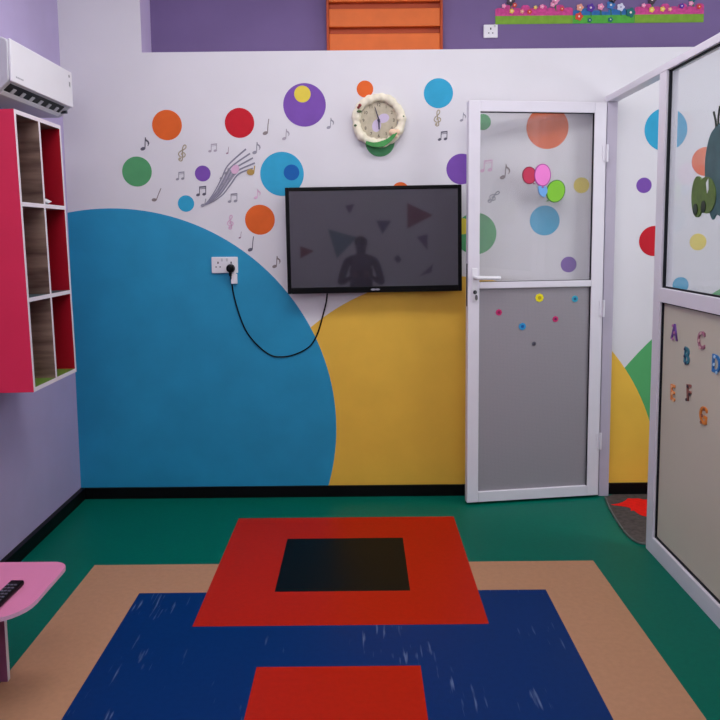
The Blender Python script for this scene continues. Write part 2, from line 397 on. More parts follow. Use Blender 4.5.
# things stuck on the door
def on_door(name, bm, m, label, cat, group=None, par=None):
    o = new_obj(name, bm, m, None, (DL[0], DL[1], 0), (0, 0, DA)); return tag(o, label, cat, group)
def petals(bm, cx, cz, r, y0, y1, n=8, amp=.05):
    prism_xz(bm, [(cx + r*(1+amp*math.cos(n*t))*math.cos(t), cz + r*(1+amp*math.cos(n*t))*math.sin(t)) for t in [2*PI*i/64 for i in range(64)]], y0, y1)
S_yel = mat('sticker_yellow', rgb(236, 222, 20), .45); S_cyan = mat('sticker_cyan', rgb(40, 160, 190), .45)
S_mag = mat('sticker_magenta', rgb(200, 40, 110), .45); S_blu = mat('sticker_blue', rgb(40, 150, 210), .45); S_gry = mat('sticker_grey', rgb(90, 86, 100), .45)
for x, z, r, m, cm, lb in ((.435, 1.22, .024, S_yel, rgb(190, 170, 10), 'yellow round sticker near the top of the frosted door panel'),
                       (.653, 1.209, .019, S_cyan, rgb(20, 90, 130), 'teal round sticker by the hinge side of the frosted door panel'),
                       (.19, 1.14, .018, S_mag, rgb(130, 14, 70), 'magenta round sticker below the door handle'),
                       (.333, 1.054, .021, S_blu, rgb(14, 90, 160), 'bright blue round sticker lowest of the coloured door stickers'),
                       (.535, 1.092, .017, S_mag, rgb(90, 20, 70), 'magenta round sticker between the yellow and teal ones'),
                       (.406, .95, .012, S_gry, rgb(50, 46, 60), 'tiny grey sticker below all the other door stickers')):
    bm = bmesh.new(); petals(bm, x, z, r, .0135, .017)
    o = on_door('round_sticker', bm, m, lb, 'sticker', 'round stickers on the frosted door panel')
    bm = bmesh.new(); prism_xz(bm, ell(x, z, r*.45, r*.45), .0125, .0136)
    new_obj('sticker_centre', bm, mat('centre_%d' % int(x*1000), cm, .45), o)
# foam balloons on the glass (each its own foam cut-out)
B_out = mat('foam_outline', rgb(120, 40, 110), .6)
def balloon(cx, cz, rx, rz, rot, m, edge, label, y, tail):
    bm = bmesh.new(); prism_xz(bm, ell(cx, cz, rx, rz, rot, 40), y, .02)
    o = on_door('foam_balloon', bm, edge, label, 'balloon sticker', 'foam balloons on the door glass')
    bm = bmesh.new(); prism_xz(bm, ell(cx, cz, rx-.005, rz-.005, rot, 40), y-.001, y+.001); new_obj('balloon_face', bm, m, o)
    bm = bmesh.new(); prism_xz(bm, [(cx+tail[0]-.008, cz+tail[1]), (cx+tail[0]+.008, cz+tail[1]), (cx+tail[0]*.9, cz+tail[1]*.85)], y-.001, .02)
    new_obj('balloon_knot', bm, edge, o)
balloon(.364, 1.925, .042, .05, .1, mat('foam_crimson', rgb(196, 50, 84), .6), mat('foam_crimson_edge', rgb(130, 30, 60), .6), 'crimson foam balloon sticker behind the pink balloon on the door glass', .015, (.03, -.05))
balloon(.442, 1.927, .050, .064, 0, mat('foam_pink', rgb(240, 130, 210), .6), mat('foam_pink_edge', rgb(170, 70, 150), .6), 'pink foam balloon sticker, topmost on the door glass', .011, (.002, -.072))
balloon(.524, 1.835, .056, .066, -.35, mat('foam_green', rgb(130, 200, 50), .6), mat('foam_green_edge', rgb(70, 130, 40), .6), 'green foam balloon sticker on the door glass', .013, (-.05, -.058))
bm = bmesh.new(); prism_xz(bm, [(.418, 1.862), (.44, 1.872), (.47, 1.856), (.474, 1.83), (.455, 1.80), (.43, 1.815), (.42, 1.835)], .012, .02)
on_door('foam_ribbon', bm, mat('foam_blue', rgb(110, 170, 230), .6), 'pale blue foam ribbon knot under the pink balloon sticker', 'sticker')

# ------------------------------------------------------------------ foam letters and sticker on the partition
PR = -PI/2
def on_part(name, bm, ms, label, cat, group=None):
    return tag(new_obj(name, bm, ms, None, (XP+.022, 0, 0), (0, 0, PR)), label, cat, group)
LET = [('A', .688, 1.130, (112, 70, 150), (190, 120, 170), 'purple foam letter A at the top left corner of the cream panel'),
       ('C', .972, 1.131, (170, 110, 130), (210, 170, 170), 'dusty pink foam letter C beside the purple A'),
       ('B', .830, 1.041, (50, 120, 140), (30, 50, 90), 'teal foam letter B below the gap between A and C'),
       ('D', 1.118, 1.052, (40, 120, 190), (180, 215, 240), 'blue foam letter D near the picture edge'),
       ('E', .690, .845, (222, 140, 80), (240, 190, 140), 'orange foam letter E below the purple A'),
       ('F', .866, .880, (150, 96, 86), (60, 44, 56), 'brown foam letter F beside the orange E'),
       ('G', 1.018, .815, (220, 130, 50), (150, 84, 60), 'orange foam letter G lowest on the cream panel')]
for ch, x, z, c, c2, lb in LET:
    bm = bmesh.new(); text_bm(bm, ch, .105, x, z, 0, .006, rot=random.uniform(-.12, .12), bold=.0015)
    o = on_part('foam_letter', bm, mat('letter_' + ch, rgb(*c), .6), lb, 'letter', 'foam letters on the cream partition panel')
    bm = bmesh.new()
    for k in range(3): prism_xz(bm, ell(x + random.uniform(-.018, .018), z + (-.03, .0, .032)[k], .009, .007, .3), -.0075, -.005)
    new_obj('letter_spots', bm, mat('letter_spots_' + ch, rgb(*c2), .6), o)
# dark green insect-like sticker on the glass
bm = bmesh.new()
body = catmull([(.905,1.80),(.898,1.90),(.93,1.985),(.985,2.02),(1.06,2.03),(1.15,1.97),(1.19,1.86),(1.17,1.74),(1.10,1.655),(1.02,1.665),(.985,1.645),(.94,1.70),(.92,1.745),(.905,1.80)], 4)[:-1]
prism_xz(bm, body, -.002, .004)
stk = tag(new_obj('animal_sticker', bm, mat('sticker_teal', rgb(58, 92, 96), .5, var=.2, scale=14), None, (XP+.022, -.045, 0), (0, 0, PR)), 'teal and olive animal sticker on the partition glass', 'sticker')
bm = bmesh.new(); prism_xz(bm, ell(.836, 1.745, .058, .088, .1, 40), -.004, .004); prism_xz(bm, ell(.925, 1.748, .09, .075, -.3, 40), -.005, .004); new_obj('head', bm, mat('sticker_olive', rgb(86, 112, 48), .5, var=.25, scale=22), stk)
for ex, ez, ew, eh in ((.826, 1.692, .022, .024), (.905, 1.70, .022, .026)):
    bm = bmesh.new(); prism_xz(bm, ell(ex, ez, ew, eh), -.007, -.003); new_obj('eye', bm, mat('sticker_dark', rgb(34, 46, 34), .5), stk)
bm = bmesh.new(); prism_xz(bm, [(.925, 1.80), (.945, 1.815), (.95, 1.77), (.938, 1.755)], -.007, -.003); new_obj('highlight', bm, mat('sticker_white', rgb(220, 226, 226), .5), stk)
bm = bmesh.new(); stroke(bm, [(.985, 2.01), (.975, 2.05), (.955, 2.085)], .006, -.002, .004); stroke(bm, [(1.0, 2.02), (1.0, 2.06), (1.01, 2.10)], .006, -.002, .004); new_obj('antennae', bm, MATS['sticker_dark'], stk)

# ------------------------------------------------------------------ music note stickers on the wall
def note_bm(kind, h):
    bm = bmesh.new(); y0, y1 = -.0018, 0
    def P(pts): prism_xz(bm, [((x-.3)*h, (z-.5)*h) for x, z in pts], y0 - .0004, y1)
    def S(pts, w): stroke(bm, [((x-.3)*h, (z-.5)*h) for x, z in pts], [q*h for q in w] if isinstance(w, list) else w*h, y0, y1)
    if kind == 'eighth':
        P(ell(.17, .13, .2, .13, .35, 18)); S([(.33, .15), (.36, .6), (.40, 1.0)], .07)
        S(catmull([(.38, 1.0), (.46, .78), (.60, .66), (.62, .46), (.55, .36)], 4), [.06]*4+[.13]*4+[.11]*4+[.05]*5)
    elif kind == 'quarter':
        P(ell(.18, .12, .17, .11, .35, 18)); S([(.32, .14), (.36, .6), (.42, 1.0)], .055)
    elif kind == 'beam':
        P(ell(.0, .14, .19, .13, .3, 18)); P(ell(.60, .20, .19, .13, .3, 18))
        S([(.14, .16), (.17, .92)], .07); S([(.74, .22), (.77, .98)], .07); P([(.14, .80), (.80, .88), (.80, 1.0), (.14, .94)])
        S([(.15, .70), (.78, .77)], .05)
    else:
        S(catmull([(.20, .14), (.13, .08), (.22, .0), (.33, .05), (.33, .2), (.28, .5), (.22, .78), (.28, .97), (.38, .96), (.40, .84), (.30, .70), (.10, .52), (.06, .36), (.20, .24), (.40, .28), (.46, .42), (.36, .52), (.23, .46), (.24, .36)], 4), .065)
        P(ell(.19, .13, .07, .07, 0, 12))
    return bm
G = 'music note stickers on the white wall'
NOTES = [('eighth',-1.163,2.137,0.075,'dark','dark eighth note sticker between the green and orange dots'),
('clef',-0.939,2.083,0.098,'gold','gold-grey treble clef sticker below the orange dot nearest the air conditioner'),
('beam',-0.765,2.110,0.052,'faint','faint beamed note sticker below and to the side of the red dot'),
('quarter',-0.675,2.094,0.041,'plum','tiny plum quarter note sticker above the sweeping stave'),
('eighth',-0.510,2.107,0.069,'grey','grey eighth note sticker beside the upper tip of the stave'),
('quarter',-0.443,2.227,0.092,'brown','brown quarter note sticker beside the red dot'),
('eighth',-0.336,2.183,0.063,'faint','faint eighth note sticker between the purple dot and the big light blue dot'),
('beam',-0.961,1.950,0.052,'grey','grey beamed note sticker between the green dot and the small purple dot'),
('beam',-0.840,1.861,0.061,'dark','dark beamed note sticker directly below the small purple dot'),
('quarter',-1.098,1.841,0.087,'brown','slanted brown quarter note sticker below the green dot'),
('beam',-0.656,1.819,0.058,'grey','grey beamed note sticker between the stave and the lower orange dot'),
('eighth',-0.511,1.841,0.058,'pink','pink eighth note sticker above the lower orange dot'),
('clef',-0.669,1.678,0.083,'pink','pink treble clef sticker beside the lower orange dot'),
('quarter',-0.614,1.601,0.041,'plum','tiny plum quarter note sticker below the pink treble clef'),
('quarter',-0.548,1.548,0.089,'dark','dark quarter note sticker below the lower orange dot by the blue circle'),
('eighth',-0.407,1.440,0.071,'brown','brown eighth note sticker between the blue circle and the television'),
('eighth',-0.075,2.244,0.063,'grey','grey eighth note sticker between the purple dot and the clock'),
('clef',0.556,2.269,0.092,'gold','pale gold treble clef sticker hanging below the light blue dot'),
('beam',0.582,2.166,0.057,'dark','dark beamed note sticker above the television near the door'),
('eighth',0.699,2.273,0.051,'grey','grey eighth note sticker next to the top of the open door'),
('beam',0.838,1.990,0.075,'pink','pale pink beamed note sticker seen through the door glass'),
('eighth',0.947,1.956,0.087,'brown','brown eighth note sticker seen through the door glass'),
('clef',0.886,1.810,0.087,'grey','grey treble clef sticker seen through the door glass')]
for k, x, z, h, c, lb in NOTES:
    rot = {'quarter': -.3 if x == -1.098 else 0}.get(k, 0) + (-.25 if (k == 'clef' and x in (-.939,)) else 0) - (.7 if x == .886 else 0)
    nm = {'eighth': 'eighth_note_sticker', 'quarter': 'quarter_note_sticker', 'beam': 'beamed_note_sticker', 'clef': 'treble_clef_sticker'}[k]
    tag(new_obj(nm, note_bm(k, h), NOTE[c], None, (x, YW, z), (0, -rot, 0)), lb, 'sticker', G)
# sweeping stave
M_stave = mat('stave_grey', rgb(132, 130, 148), .4); M_stave2 = mat('stave_band', rgb(164, 160, 178), .4, var=.12, scale=40)
bm = bmesh.new()
ends = [(-.569, 2.102), (-.546, 2.076), (-.530, 2.050), (-.519, 2.021), (-.531, 1.990)]
for i, e in enumerate(ends):
    o_ = (i - 2) * .011
    stroke(bm, catmull([(-.831, 1.774), (-.79 + o_*.3, 1.80 - o_*.3), (-.735 + o_*.8, 1.852 - o_*.8), (-.69 + o_*1.1, 1.918 - o_*1.0), (-.645 + o_*1.35, 1.985 - o_*1.2), e], 5), [.004 + .005*min(1, k/24) for k in range(26)], -.0022 - i*.0003, 0)
stv = tag(new_obj('music_stave_sticker', bm, M_stave, None, (0, YW, 0)), 'sweeping grey five-line stave sticker with fanned ends', 'sticker')
bm = bmesh.new(); stroke(bm, catmull([(-.825, 1.778), (-.785, 1.805), (-.735, 1.857), (-.69, 1.922), (-.652, 1.975)], 5), [.008 + .0024*k for k in range(21)], -.0012, 0); new_obj('band', bm, M_stave2, stv)
bm = bmesh.new(); prism_xz(bm, ell(-.545, 1.968, .022, .018), -.0045, 0); stroke(bm, [(-.526, 1.97), (-.52, 2.005)], .006, -.0041, 0); new_obj('gold_note', bm, mat('note_ochre', rgb(180, 146, 72), .4), stv)
bm = bmesh.new(); prism_xz(bm, ell(-.635, 1.985, .022, .028, -.6), -.005, 0); new_obj('pink_note', bm, NOTE['pink'], stv)
for q, (x, z, s) in enumerate(((-.69, 1.965, .8), (-.668, 1.93, 1), (-.706, 1.9, .9), (-.74, 1.86, .8), (-.832, 1.778, 1.1), (-.72, 1.935, .7))):
    bm = bmesh.new(); prism_xz(bm, ell(x, z, .012*s, .008*s, .4, 12), -.0045, 0); stroke(bm, [(x+.009*s, z), (x+.018*s, z+.035*s)], .004, -.0042, 0)
    new_obj('small_note', bm, NOTE['grey'], stv)

# ------------------------------------------------------------------ television
TVX, TVZ, TW, TH = -.333, 1.254, 1.022, .617
tv = tag(empty('television', (TVX, YW-.004, TVZ)), 'black flat screen television mounted on the wall, switched off', 'television')
tv.rotation_euler = (0, -.0085, 0)
bevel(new_obj('casing', bx(.006, TW-.006, -.066, -.03, .006, TH-.006), M_black, tv), .008)
bm = bmesh.new(); box(bm, 0, .022, -.08, -.06, 0, TH); box(bm, TW-.022, TW, -.08, -.06, 0, TH); box(bm, .022, TW-.022, -.08, -.06, TH-.022, TH); box(bm, .022, TW-.022, -.08, -.06, 0, .036)
bevel(new_obj('bezel', bm, M_black, tv), .003)
new_obj('screen', bx(.021, TW-.021, -.0755, -.066, .035, TH-.021), M_screen, tv)
bm = bmesh.new(); prism_xz(bm, ell(TW/2 - .008, .018, .016, .006, 0, 20), -.0806, -.08); prism_xz(bm, ell(TW/2 + .016, .018, .014, .0055, 0, 20), -.0806, -.08)
new_obj('maker_mark', bm, mat('silver_print', rgb(150, 150, 165), .4), tv)
bevel(new_obj('wall_bracket', bx(.3, .72, -.03, 0, .15, .47), M_dark, tv), .003)

# ------------------------------------------------------------------ sockets, plug, cable
def plate(name, loc, w, h, label, rz=0, gangs=2):
    t = tag(empty(name, loc, rz), label, 'socket')
    bevel(new_obj('face_plate', bx(-w/2, w/2, -.012, 0, -h/2, h/2), M_plastic, t), .004)
    for g in range(gangs):
        cx = 0 if gangs == 1 else (-w/4 + g*w/2)
        bm = bmesh.new(); box(bm, cx-.004, cx+.004, -.0128, -.011, .008, .020); box(bm, cx-.016, cx-.008, -.0128, -.011, -.014, -.008); box(bm, cx+.008, cx+.016, -.0128, -.011, -.014, -.008)
        new_obj('pin_holes', bm, M_dark, t)
        bevel(new_obj('switch', bx(cx-.006 + (.024 if g == 0 else -.024), cx+.006 + (.024 if g == 0 else -.024), -.016, -.011, .022, .04), M_greyw, t), .002)
    return t
plate('wall_socket', (-.711, YW-.0012, 1.425), .156, .096, 'white double wall socket on the blue circle with a black plug in it')
plate('wall_switch_socket', (.893, .579, 2.808), .085, .078, 'small white socket on the purple wall below the garden border', 0, 1)
plate('wall_socket', (XL, -.785, .425), .15, .09, 'white socket low on the lilac wall at the picture edge', PI/2)
cord = tag(empty('power_cord', (-.675, YW-.014, 1.405)), 'black plug and hanging power cord between socket and television', 'power cord')
bm = bmesh.new()
tube(bm, [(0, .0005, 0), (0, -.012, 0), (0, -.03, 0), (0, -.036, 0)], [.026, .026, .022, .012], 20); box(bm, -.008, .008, -.026, -.006, -.045, -.018)
bevel(new_obj('plug', bm, M_black, cord), .002)
pts = [(-.674,-.028,1.365),(-.673,-.012,1.336),(-.666,-.002,1.264),(-.645,0,1.168),(-.612,0,1.066),(-.572,0,.993),(-.513,0,.926),(-.454,0,.882),(-.406,0,.870),(-.334,0,.875),(-.255,0,.905),(-.201,0,.947),(-.163,0,1.019),(-.132,0,1.121),(-.113,-.006,1.193),(-.107,-.016,1.23),(-.104,-.024,1.250)]
bm = bmesh.new(); tube(bm, [(x+.675, y + .0095, z-1.405) for x, y, z in catmull(pts, 6)], .0045, 8)
new_obj('cable', bm, M_black, cord, smooth=True)
bm = bmesh.new(); box(bm, -.018, .018, -.022, 0, -.03, .03); box(bm, -.010, .010, -.018, -.004, .03, .036)
tag(bevel(new_obj('white_adapter', bm, M_plastic, None, (-.656, YW-.0012, 1.343)), .004), 'small white adapter block hanging below the black plug', 'adapter')

# ------------------------------------------------------------------ wall clock
CX, CZ = .2085, 2.255
clk = tag(empty('wall_clock', (CX, YW-.001, CZ)), 'cream sculpted wreath wall clock above the television', 'clock')
M_cl = mat('clock_cream', rgb(236, 228, 206), .5, .3, .1, 22); M_clg = mat('clock_green', rgb(72, 150, 80), .5, .3, .12, 40)
bm = bmesh.new(); NS, NR = 96, 14
rings = []
for i in range(NS):
    t = 2*PI*i/NS; lump = .003*math.sin(7*t) + .003*math.sin(13*t+1) + .003*math.sin(23*t)
    rad = .131 + .002*math.cos(5*t); rr = .024 + lump*.6
    ring = []
    for k in range(NR):
        a = 2*PI*k/NR
        d = rad + rr*1.02*math.cos(a); ring.append(bm.verts.new((d*math.cos(t)*1.01, -.026 - (rr*.9)*math.sin(a), d*math.sin(t)*.99)))
    rings.append(ring)
for i in range(NS):
    for k in range(NR): bm.faces.new((rings[i][k], rings[(i+1) % NS][k], rings[(i+1) % NS][(k+1) % NR], rings[i][(k+1) % NR]))
new_obj('frame', bm, M_cl, clk, smooth=True)['label'] = 'cream wreath frame'
bm = bmesh.new(); prism_xz(bm, ell(0, 0, .108, .108, 0, 48), -.022, 0); new_obj('dial', bm, mat('clock_dial', rgb(190, 180, 158), .5, .3, .12, 26), clk)
bm = bmesh.new(); prism_xz(bm, ell(.028, .012, .034, .026, .3, 24), -.0228, -.022); prism_xz(bm, ell(-.012, -.03, .026, .036, -.2, 24), -.0228, -.022); new_obj('dial_picture', bm, mat('clock_lavender', rgb(200, 186, 214), .5), clk)
for h in range(1, 13):
    bm = bmesh.new(); a = PI/2 - h*PI/6; text_bm(bm, str(h), .026, .088*math.cos(a), .088*math.sin(a), -.022, .0015)
    new_obj('numeral', bm, mat('clock_ink', rgb(70, 60, 60), .5), clk)
M_hand = mat('clock_hands', rgb(52, 44, 76), .4)
bm = bmesh.new(); stroke(bm, [(.006, -.012), (-.022, .078)], [.008, .004], -.028, -.026); new_obj('minute_hand', bm, M_hand, clk)
bm = bmesh.new(); stroke(bm, [(0, .01), (.002, -.052)], [.009, .006], -.031, -.029); prism_xz(bm, ell(0, 0, .008, .008, 0, 16), -.033, -.02); new_obj('hour_hand', bm, M_hand, clk)
bm = bmesh.new()
stroke(bm, catmull([(-.075, -.128), (-.03, -.142), (.02, -.137), (.065, -.112), (.1, -.075)], 6), [.014+.0016*min(k, 24-k) for k in range(25)], -.064, -.03)
new_obj('leaf_garland', bm, M_clg, clk)['label'] = 'green moulded leaf'
bm = bmesh.new(); blob(bm, (.083, -.052, -.072), .022, 1.2, .7, .9); blob(bm, (.108, -.05, -.07), .016, 1, .8, 1); blob(bm, (.092, -.05, -.092), .017, 1.1, .8, .8); new_obj('peach_flower', bm, mat('clock_peach', rgb(240, 206, 176), .5), clk, smooth=True)
bm = bmesh.new(); blob(bm, (-.108, -.054, .082), .010); blob(bm, (-.117, -.052, .070), .008); new_obj('red_berries', bm, mat('clock_red', rgb(150, 60, 60), .5), clk, smooth=True)
bm = bmesh.new(); blob(bm, (-.112, -.052, .048), .013, 1.2, .6, .6); blob(bm, (-.135, -.045, -.03), .009, 1, .7, .8); blob(bm, (.143, -.045, .018), .006); new_obj('small_leaves', bm, mat('clock_leaf', rgb(92, 116, 76), .5), clk, smooth=True)

# ------------------------------------------------------------------ air conditioner on the left wall (local x -> +Y, front = local -Y)
ac = tag(empty('air_conditioner', (XL-.016, -.825, 2.2), PI/2), 'white split air conditioner high on the lilac wall above the cubby shelf', 'air conditioner')
AW = .725; ac.location.x += .016
prof = [(0, .022), (-.15, .022), (-.166, .026), (-.213, .068), (-.219, .08), (-.223, .235), (-.216, .25), (-.196, .258), (0, .258)]
bm = bmesh.new()
a = [bm.verts.new((0, y, z)) for y, z in prof]; b = [bm.verts.new((AW, y, z)) for y, z in prof]
bm.faces.new(a); bm.faces.new(b[::-1])
for i in range(len(prof)): bm.faces.new((a[i], a[(i+1) % len(prof)], b[(i+1) % len(prof)], b[i]))
bevel(new_obj('body', bm, M_greyw, ac), .006, 3)
bevel(new_obj('front_panel', bx(.004, AW-.002, -.232, -.22, .070, .252), M_plastic, ac), .005, 3)
def slope(t, off=0):   # point on the sloping outlet face, t 0 bottom..1 top
    y0, z0, y1, z1 = -.166, .026, -.213, .068
    ny, nz = -.667, -.745
    return (y0 + t*(y1-y0) + ny*off, z0 + t*(z1-z0) + nz*off)
def slab(x0, x1, t0, t1, o0, o1):
    bm = bmesh.new(); q = [slope(t0, o0), slope(t1, o0), slope(t1, o1), slope(t0, o1)]
    a = [bm.verts.new((x0, y, z)) for y, z in q]; b = [bm.verts.new((x1, y, z)) for y, z in q]
    bm.faces.new(a); bm.faces.new(b[::-1])
    for i in range(4): bm.faces.new((a[i], a[(i+1) % 4], b[(i+1) % 4], b[i]))
    return bm
new_obj('air_outlet', slab(.03, AW-.075, .28, .98, -.002, .002), M_black, ac)
for k in range(6):
    xx = .085 + k*.098; new_obj('fin', slab(xx, xx+.028, .28, .72, .002, .006), M_greyw, ac)
new_obj('louver', slab(.02, AW-.06, .0, .3, .0005, .007), M_plastic, ac)
bm = bmesh.new(); prism_xz(bm, ell(AW-.045, .225, .008, .008), -.2328, -.231); prism_xz(bm, [(AW-.05, .175), (AW-.036, .17), (AW-.034, .195), (AW-.05, .198)], -.2328, -.231); new_obj('panel_marks', bm, mat('grey_print', rgb(140, 140, 146), .5), ac)
bm = bmesh.new()
for k in range(5): box(bm, .045 + k*.016, .056 + k*.016, -.2326, -.231, .093, .100)
new_obj('maker_mark', bm, mat('silver_grey_print', rgb(170, 170, 178), .5), ac)
bm = bmesh.new(); prism_xz(bm, ell(AW-.04, .045, .012, .008), -.21, -.18); new_obj('sensor_window', bm, M_dark, ac)

# ------------------------------------------------------------------ cubby shelf on the left wall
cab = tag(empty('cubby_shelf', (XL+.020, -.99, .935), PI/2), 'cerise wall-hung cubby shelf of six open compartments with white edges', 'shelf')
cab.rotation_euler = (-.0165, 0, PI/2)
CW, CD, CH, th = .502, .305, 1.188, .018
def board(name, x0, x1, z0, z1, mats, y0=-CD, y1=0):
    """mats: [body, front edge, +z/-x special]; front face (-Y) white"""
    bm = bx(x0, x1, y0, y1, z0, z1); bm.normal_update()
    bmesh.ops.recalc_face_normals(bm, faces=bm.faces[:])
    for f in bm.faces:
        if f.normal.y < -.5: f.material_index = 1
        elif f.normal.z > .5 and len(mats) > 2: f.material_index = 2
        elif f.normal.x < -.5 and len(mats) > 3: f.material_index = 3
    return new_obj(name, bm, mats, cab)
board('side_panel', 0, th, 0, CH, [M_cerise, M_edge])['label'] = 'cerise outer side'
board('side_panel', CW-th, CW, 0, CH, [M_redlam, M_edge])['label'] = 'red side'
board('top_panel', th, CW-th, CH-th, CH, [M_wood, M_edge])
board('bottom_panel', th, CW-th, 0, th, [M_cerise, M_edge, M_greenlam])
mid = CW/2
board('divider', mid-th/2, mid+th/2, th, CH-th, [M_wood, M_edge])
for z in (.386, .79):
    for x0, x1 in ((th, mid-th/2), (mid+th/2, CW-th)):
        board('shelf_board', x0, x1, z, z+th, [M_wood, M_edge, M_teallam])
new_obj('back_panel', bx(th, CW-th, -.006, 0, th, CH-th), M_wood, cab)
bm = bmesh.new(); g = bmesh.ops.create_icosphere(bm, subdivisions=2, radius=1)
for v in g['verts']:
    k = 1 + .25*math.sin(7*v.co.x + 3*v.co.y)*math.cos(5*v.co.z); v.co = Vector((v.co.x*.035*k, v.co.y*.03*k, max(.001, (v.co.z*k+1.0)*.014)))
o = new_obj('crumpled_paper', bm, M_plastic, None, (XL+CD-.035, -.99+mid+.075, .935+.79+th+.0055)); tag(o, 'small crumpled white paper lying on the upper shelf of the cubby', 'paper')

# ------------------------------------------------------------------ pink table and remote
TT = .40
tab = tag(empty('low_table', (-1.26, -1.71, 0)), 'low pink laminate table with rounded corners beside the lilac wall', 'table')
def rrect(x0, x1, y0, y1, r):
    p = []
    for cx, cy, a0, rr in ((x1, y1, 0, r[0]), (x0, y1, 90, r[1]), (x0, y0, 180, r[2]), (x1, y0, 270, r[3])):
        sx = -1 if cx == x1 else 1; sy = -1 if cy == y1 else 1
        for k in range(9):
            a = math.radians(a0 + k*90/8); p.append((cx + sx*rr + rr*math.cos(a), cy + sy*rr + rr*math.sin(a)))
    return p
bm = bmesh.new(); prism_xy(bm, rrect(-.31, .268, -.222, .222, (.06, .06, .14, .14)), TT-.014, TT)
bmesh.ops.recalc_face_normals(bm, faces=bm.faces[:])
for f in bm.faces:
    if abs(f.normal.z) < .5: f.material_index = 1
new_obj('table_top', bm, [M_pink, mat('pink_edging', rgb(236, 186, 212), .4)], tab)
for y in (.105, -.13):
    bm = bx(-.24, .065, y, y+.02, .0006, TT-.014); bmesh.ops.recalc_face_normals(bm, faces=bm.faces[:])
    for f in bm.faces:
        if abs(f.normal.x) > .5: f.material_index = 1
    new_obj('leg', bm, [M_pink_shaded, M_edge], tab)
new_obj('stretcher', bx(-.12, -.1, -.11, .105, .15, .30), M_pink_shaded, tab)
rem = tag(empty('remote_control', (-1.108, -1.775, TT), -.03), 'black remote control lying on the pink table', 'remote control')
bevel(new_obj('body', bx(-.024, .024, -.1, .1, 0, .018), M_black, rem), .006, 3)
bm = bmesh.new()
for i in range(3):
    for j in range(7): box(bm, -.017 + i*.0125, -.008 + i*.0125, -.08 + j*.022, -.071 + j*.022, .0175, .0205)
new_obj('buttons', bm, mat('button_grey', rgb(96, 92, 108), .5), rem)

# ------------------------------------------------------------------ door mat
bm = bmesh.new()
outline = [(1.56, .285), (1.535, .15), (1.512, -.02), (1.496, -.19), (1.492, -.30), (1.502, -.38), (1.54, -.425), (1.7, -.435), (2.2, -.42), (2.25, -.37), (2.26, .28), (2.2, .33), (1.62, .33)]
prism_xy(bm, outline, .0005, .007)
mt = tag(new_obj('door_mat', bm, mat('mat_grey', rgb(78, 70, 68), .9, .1, .25, 40, .3, 300)), 'dark grey door mat with a red splash, lying in the doorway', 'mat')
bm = bmesh.new(); prism_xy(bm, [(1.80 + .2*(1+.2*math.sin(5*t)+.1*math.sin(9*t+1))*math.cos(t), .115 + .15*(1+.22*math.sin(6*t+.5)+.1*math.sin(11*t))*math.sin(t)) for t in [2*PI*i/80 for i in range(80)]], .006, .0085)
new_obj('splash', bm, mat('mat_red', rgb(224, 30, 24), .85, .1, .1, 40), mt)
bm = bmesh.new(); tube(bm, catmull([(x, y, .006) for x, y in outline[:8]], 4), .006, 8); new_obj('edge_binding', bm, mat('mat_binding', rgb(96, 100, 96), .8, .1, .2, 60), mt)

# ------------------------------------------------------------------ orange slatted shutter in the recess
shu = tag(empty('orange_shutter', (.253, .58, 2.6)), 'orange painted slatted shutter in the purple recess', 'shutter')
x0, x1 = -.348, .348; HS = .8
for xa, xb in ((x0, x0+.016), (x1-.016, x1)):
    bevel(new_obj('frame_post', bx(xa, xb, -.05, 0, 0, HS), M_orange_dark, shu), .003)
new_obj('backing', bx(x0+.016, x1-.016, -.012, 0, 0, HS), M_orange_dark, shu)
for k in range(6):
    z = .193 + (k-1)*.145
    bevel(new_obj('slat', bx(x0+.016, x1-.016, -.045, -.012, z-.105, z), M_orange_wood, shu), .004)

# ------------------------------------------------------------------ paper garden border on the purple wall
M_gr = mat('paper_grass', rgb(124, 168, 60), .7, .2, .1, 30); M_gr2 = mat('paper_grass_bright', rgb(86, 172, 70), .7, .2, .1, 30)
M_pk = mat('paper_pink', rgb(200, 74, 140), .7, .2, .22, 50); M_pond = mat('paper_blue', rgb(52, 110, 172), .7, .2, .2, 40)
FLC = {'yellow': (238, 206, 90), 'pink': (240, 150, 190), 'purple': (92, 50, 160), 'red': (214, 70, 56), 'white': (214, 214, 232), 'teal': (30, 110, 110), 'blue': (60, 120, 190), 'dark': (70, 56, 70), 'peach': (232, 160, 140)}
def flower(par, x, z, r, c, stem=0.0):
    bm = bmesh.new(); petals(bm, x, z, r, -.008, -.003, 5, .14); m = mat('paper_' + c + '_flower', rgb(*FLC[c]), .7)
    f = new_obj('paper_flower', bm, m, par); f['label'] = c + ' paper flower'
    bm = bmesh.new(); prism_xz(bm, ell(x, z, r*.26, r*.26, 0, 14), -.0095, -.0078); new_obj('flower_centre', bm, mat('paper_centre_' + ('w' if c != 'white' else 'y'), rgb(244, 232, 220) if c != 'white' else rgb(150, 150, 190), .7), f)
    if stem:
        bm = bmesh.new(); stroke(bm, [(x, z-r*.6), (x+.004, z-stem)], .006, -.004, -.0015); new_obj('stem', bm, mat('paper_stem', rgb(60, 110, 60), .7), f)
